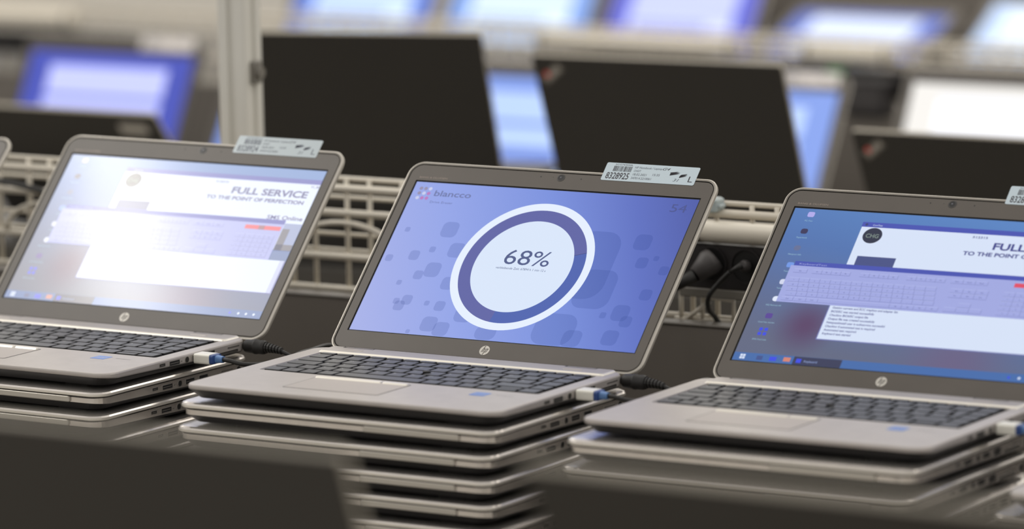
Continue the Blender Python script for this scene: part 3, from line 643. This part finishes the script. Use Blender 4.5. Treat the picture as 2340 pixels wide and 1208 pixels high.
def tube_thing(x0, x1, y, z, r, label, grp):
    t = empty('cable_duct', ((x0 + x1) / 2, y, z - r), 0, label, 'cable duct', grp); h = (x1 - x0) / 2
    R = lambda x, rr_: [(x, rr_ * math.cos(k * math.pi / 12), r + rr_ * math.sin(k * math.pi / 12)) for k in range(24)]
    b = MB(); b.loft([R(-h, r * .7), R(-h + r * .3, r), R(h - r * .3, r), R(h, r * .7)], [CREAM()] * 3, CREAM(), CREAM(), True); b.build('duct', t)
    for x in (-h + 12, h - 12):
        b = MB(); b.loft([R(x - 3, r + .6), R(x + 3, r + .6)], [GREYBAR()], GREYBAR(), GREYBAR()); b.build('end_ring', t)
    return t
tube_thing(0, 560, 628, 64, 10.5, 'cream tube lying in front of the wire rack, right of the 68% laptop', 'cream tubes along the racks')
def power_strip(x0, x1, y, z0, z1, label, pitch=39.5, first=25.2, detail=True):
    t = empty('power_strip', ((x0 + x1) / 2, y, z0), 0, label, 'power strip'); ox = (x0 + x1) / 2
    b = MB(); b.box(x0 - ox, x1 - ox, 0, 20, 0, z1 - z0, STRIP(), 2); b.build('housing', t)
    x = first
    while x < x1 - 20:
        b = MB(); zc = 33 - 8 if detail else (z1 - z0) / 2
        c = lambda r, yy: [(x - ox + r * math.cos(k * math.pi / 12), yy, zc + r * math.sin(k * math.pi / 12)) for k in range(24)]
        b.loft([c(18, 0), c(18, -1.5), c(16, -1.5), c(15.6, -.1)], [STRIP(), STRIP(), HOLE()], None, HOLE()); b.build('socket', t)
        x += pitch
power_strip(-60, 520, 624, 8, 52, 'black power strip with round sockets under the cream tube')
b = MB(); b.box(-8, 500, 0, 3, 0, 9, GREYBAR(), 1); t = empty('shelf_rail', (0, 618, 0), 0, 'thin grey rail under the black power strip', 'rail'); b.build('rail', t)
t = empty('wire_cage', (12, 604 + 30, -28), 0, 'small white wire cage under the power strip, beside the hanging cord', 'wire cage')
for nm, P in (('cage_wire', [(-27, 0, 3), (-27, 0, 36)]), ('cage_wire', [(-3, 0, 3), (-3, 0, 26), (32, 0, 24), (32, 0, 0)]), ('cage_wire', [(-34, 0, 3), (34, 0, 3)]), ('cage_wire', [(-24, -3, 0), (6, -3, 22)]), ('cage_wire', [(-3, 20, 3), (-3, 0, 26)])):
    b = MB(); b.tube(P, 2.4, WIRE(), 6); b.build(nm, t)
t = empty('cable_clip', (20, 646, 81), 0, 'small translucent grey clip on the top wire beside the 68% laptop', 'clip')
b = MB(); b.box(-10, 4, -9, 9, 0, 14, mat('clip_plastic', (168, 180, 182), .25), 2); b.build('clip_body', t)
b = MB(); b.box(-13, 7, -6, 6, 4, 8, mat('clip_plastic', (168, 180, 182), .25), 1); b.build('clip_tab', t)
# plugs in the strip
def mains(loc, P, label, rad):
    t = empty('mains_cable', loc, 0, label, 'cable', 'mains plugs in the near power strip')
    V = [Vector(p) for p in P]
    b = MB(); b.tube([V[0], V[0] + (V[1] - V[0]) * .25, V[0] + (V[1] - V[0]) * .55, V[1]], [rad, rad * 1.05, rad * .85, rad * .6], PLUGG(), 10); b.build('plug', t)
    b = MB(); b.tube([V[1], V[1] + (V[2] - V[1]) * .5, V[2]], [rad * .55, rad * .42, rad * .3], RUBBER(), 10); b.build('strain_relief', t)
    b = MB(); b.tube(bez(P[2:]), 2.6, RUBBER(), 8); b.build('cord', t)
mains((25.3, 622, 34), [(4, 0, 4), (-8, -16, -10), (-34, -30, -27), (-46, -40, -35), (-70, -60, -60), (-100, -50, -110), (-110, -50, -170)], 'grey mains plug with a black cord angling down left out of the power strip', 13)
mains((64.7, 622, 33), [(0, 0, 0), (4, -14, 4), (-6, -20, -3), (-19, -20, -15), (-29, -22, -28), (-34, -14, -42), (-35, 2, -54), (-34, 8, -70), (-30, 8, -150)], 'black cord hanging in a curve from the second socket of the power strip', 6)
# dark cable draped on the rack at far left
t = empty('draped_cable', (-850, 640, 50), 0, 'dark cable slung across the wire rack left of the washed-out screen', 'cable')
b = MB(); b.tube(bez([(-190, 0, -30), (-110, -4, 0), (-30, -4, 14), (26, -4, 11), (70, 0, -2), (150, 2, -40)]), 3.4, RUBBER(), 8); b.build('cord', t)

# post
t = empty('aluminium_post', (-607, 735, BZ), 1, 'upright grey aluminium post rising behind the laptop with the washed-out screen', 'post')
b = MB(); P = []
for s in range(4):
    a = math.radians(90 * s); loc8 = [(17.4, -15), (17.4, -4.5), (14, -3.6), (14, 3.6), (17.4, 4.5), (17.4, 15), (15.8, 17)]
    P += [(x * math.cos(a) - y * math.sin(a), x * math.sin(a) + y * math.cos(a)) for x, y in loc8]
b.loft([[(x, y, z) for x, y in P] for z in (0, 1500)], [ALU()], ALU(), ALU()); b.build('profile', t)
b = MB(); b.box(-34, 34, -34, 34, 0, 6, ALUD(), 2); b.build('foot_plate', t)
b = MB(); b.tube([(21, 0, 378), (28, 0, 378)], 6, GREYBAR(), 12); b.box(15, 22, -8, 8, 366, 390, GREYBAR(), 1); b.build('clamp_screw', t)

# ------------------------------------------------------------------ black laptops facing away
G2 = 'black laptops turned away, behind the wire rack'
r2z = -185
for cx, cyy, yw, lean, lab, mk, n in ((-1027, 1576, 195, 24, 'tall plain black laptop lid seen from behind, right of the aluminium post', None, 4), (-600, 1594, 182.5, 21.5, 'tall black laptop lid seen from behind, red-dotted logo in its upper left corner', 'tp', 3),
                           (-168, 1600, 180, 25.5, 'low black laptop lid at the right, slanted logo near its left corner', 'tp', 0), (-1518, 1600, 180, 39, 'low black laptop lid at the far left with a grey plate', 'plate', 0)):
    ly = 235.6 + 232 * math.sin(math.radians(lean)); lz = -6.5 + 232 * math.cos(math.radians(lean))
    zt = r2z + 16 + 22 * n + lz + 0
    o, loc = black_laptop((cx, cyy, zt), yw, lean, lab, mk, G2)
    if n: stack((loc[0], loc[1], loc[2] - 16), yw, n, 'the ' + ('plain black lid beside the post' if mk is None else 'black lid with the red-dotted logo'), 'closed black laptops behind the wire rack', [(0, 0)], True)

# ------------------------------------------------------------------ third row: silver laptops with blue screens
row3 = [(-2208, (('44'), ((66, 78, 176), (188, 194, 252), (120, 130, 228))), 'dark-rimmed laptop with a deep blue screen and pale window, left of the post'),
        (-1822, ('45', ((124, 152, 224), (174, 198, 246), (118, 146, 226))), 'dark-rimmed laptop mostly hidden behind the post and the plain black lid'),
        (-1436, ('45', ((124, 152, 224), (174, 198, 246), (118, 146, 226))), 'dark-rimmed laptop with a light blue screen, glimpsed between the two tall black lids'),
        (-1093, ('45', ((124, 152, 224), (174, 198, 246), (118, 146, 226))), 'silver laptop with a blue screen just right of the lid with the red-dotted logo'),
        (-645, ('46', ((232, 229, 224), (250, 250, 254), (236, 240, 252))), 'silver laptop with a big white screen, above the low black lid at right')]
for i, (x, (k, cols), lab) in enumerate(row3):
    n = 3 if i < 4 else 4
    z = -322 + 16 + 22 * n
    open_laptop((x, 2585 - 235.6 + (0 if i < 4 else -30), z), 0, (27, 30, 30, 30, 28)[i], lab, 'laptops in the third row', 'scr' + k, plainscreen(cols, 'p' + k), 'lblF', A(50, lambda: mat('label_far', (244, 238, 234), .5), INK2, '8328930', '5CG743060K', -6), False, i < 3)
    stack((x, 2585 - 235.6 + (0 if i < 4 else -30), z - 16), 0, n, 'the third-row laptop ' + ('with the deep blue screen', 'hidden by the post', 'between the tall black lids', 'right of the red-dotted lid', 'with the big white screen')[i], 'closed laptops stacked in the third row', [(0, 0)], False, False)
rack(-3600, -300, 3060, -130, 'blurred pale wire rack behind the third row of laptops', [], -322)
panel(-4200, 800, 3000, -152, -322, 'charcoal panel behind the third row of laptops')
tube_thing(-3300, -2551, 3038, -66, 15, 'blurred cream tube at the upper left, above the deep blue screen', 'cream tubes along the racks')
tube_thing(-1190, -1035, 3038, -64, 13, 'short blurred cream tube above the green tag', 'cream tubes along the racks')
tube_thing(-1660, -1300, 3038, -64, 11, 'blurred cream tube above the lid with the red-dotted logo', 'cream tubes along the racks')
power_strip(-3300, -2440, 3030, -125, -88, 'blurred dark power strip above the deep blue screen at the left', 60, -3270, False)
power_strip(-1560, -980, 3030, -128, -84, 'blurred dark power strip behind the green tag', 60, -1530, False)
t = empty('adapter_box', (-1060, 3010, -152), 0, 'dark power adapter standing beside the green tag', 'power adapter'); b = MB(); b.box(-38, 38, -18, 18, 0, 62, STRIP(), 6); b.build('case', t); b = MB(); b.box(-30, 30, -18.6, -18, 12, 50, PLUGG(), .2); b.build('rating_plate', t)
t = empty('green_tag', (-1121, 3014, -152), 0, 'bright green tag standing on the panel, beside the dark adapter', 'tag'); b = MB(); b.box(-12, 12, -3, 3, 0, 70, GREENM(), 1.5); b.build('tag_plate', t)

# ------------------------------------------------------------------ farthest row
C5 = (('50', ((84, 120, 214), (200, 222, 252), (140, 170, 236))), ('51', ((120, 160, 232), (214, 232, 252), (160, 190, 240))), ('52', ((84, 92, 208), (196, 204, 250), (140, 150, 232))), ('53', ((52, 88, 190), (214, 226, 252), (190, 206, 248))), ('54', ((190, 214, 250), (232, 242, 254), (214, 230, 250))))
nm5 = ['pale blue screen, leftmost of the five along the top', 'pale blue screen, second from left of the five along the top', 'violet-blue screen, middle of the five along the top', 'deep blue screen border, fourth of the five along the top', 'whitest screen, rightmost of the five along the top']
for i, x in enumerate((-2992, -2632, -2278, -1935, -1522)):
    k, cols = C5[i]
    ry = 4500 - 235.6
    lo = 22 * 2
    open_laptop((x, ry, -338 + 16 + lo + (0 if i < 3 else 22)), 0, (34, 34, 34, 70, 60)[i], 'blurred silver laptop with ' + nm5[i], 'silver laptops in the farthest row', 'scr' + k, plainscreen(cols, 'p' + k), None, None, False)
    stack((x, ry, -338 + lo + (0 if i < 3 else 22)), 0, 2 if i < 3 else 3, 'the farthest-row laptop, ' + ('leftmost screen', 'second screen from left', 'middle screen', 'fourth screen from left', 'rightmost screen')[i], 'closed laptops stacked in the farthest row', [(0, 0)], False, False)
panel(-2740, 300, 4790, -140, -338, 'charcoal panel behind the farthest bright screens')
rack(-5200, -300, 4900, -120, 'blurred pale wire rack behind the farthest row', [], -338)

# ------------------------------------------------------------------ near row, out of focus in the foreground
FZ = 40
bench(200, 2400, -1340, -960, FZ, 'raised dark shelf bench in the foreground')
for x, lean, lift, lab in ((760, 20, 0, 'defocused black lid filling the lower left foreground'), (1212, 30, 22, 'defocused black lid filling the lower right foreground')):
    lz = -6.5 + 232 * math.cos(math.radians(lean))
    o, loc = black_laptop((x, -1365, FZ + 16 + lz + lift), 180, lean, lab, None, 'black laptops in the foreground')
    if lift: stack((loc[0], loc[1], loc[2] - 16), 180, 1, 'the defocused lid in the lower right foreground', 'closed black laptop in the foreground', [(0, 0)], True)
for o in COL.objects:
    if o.type == 'EMPTY': o.empty_display_size = .02
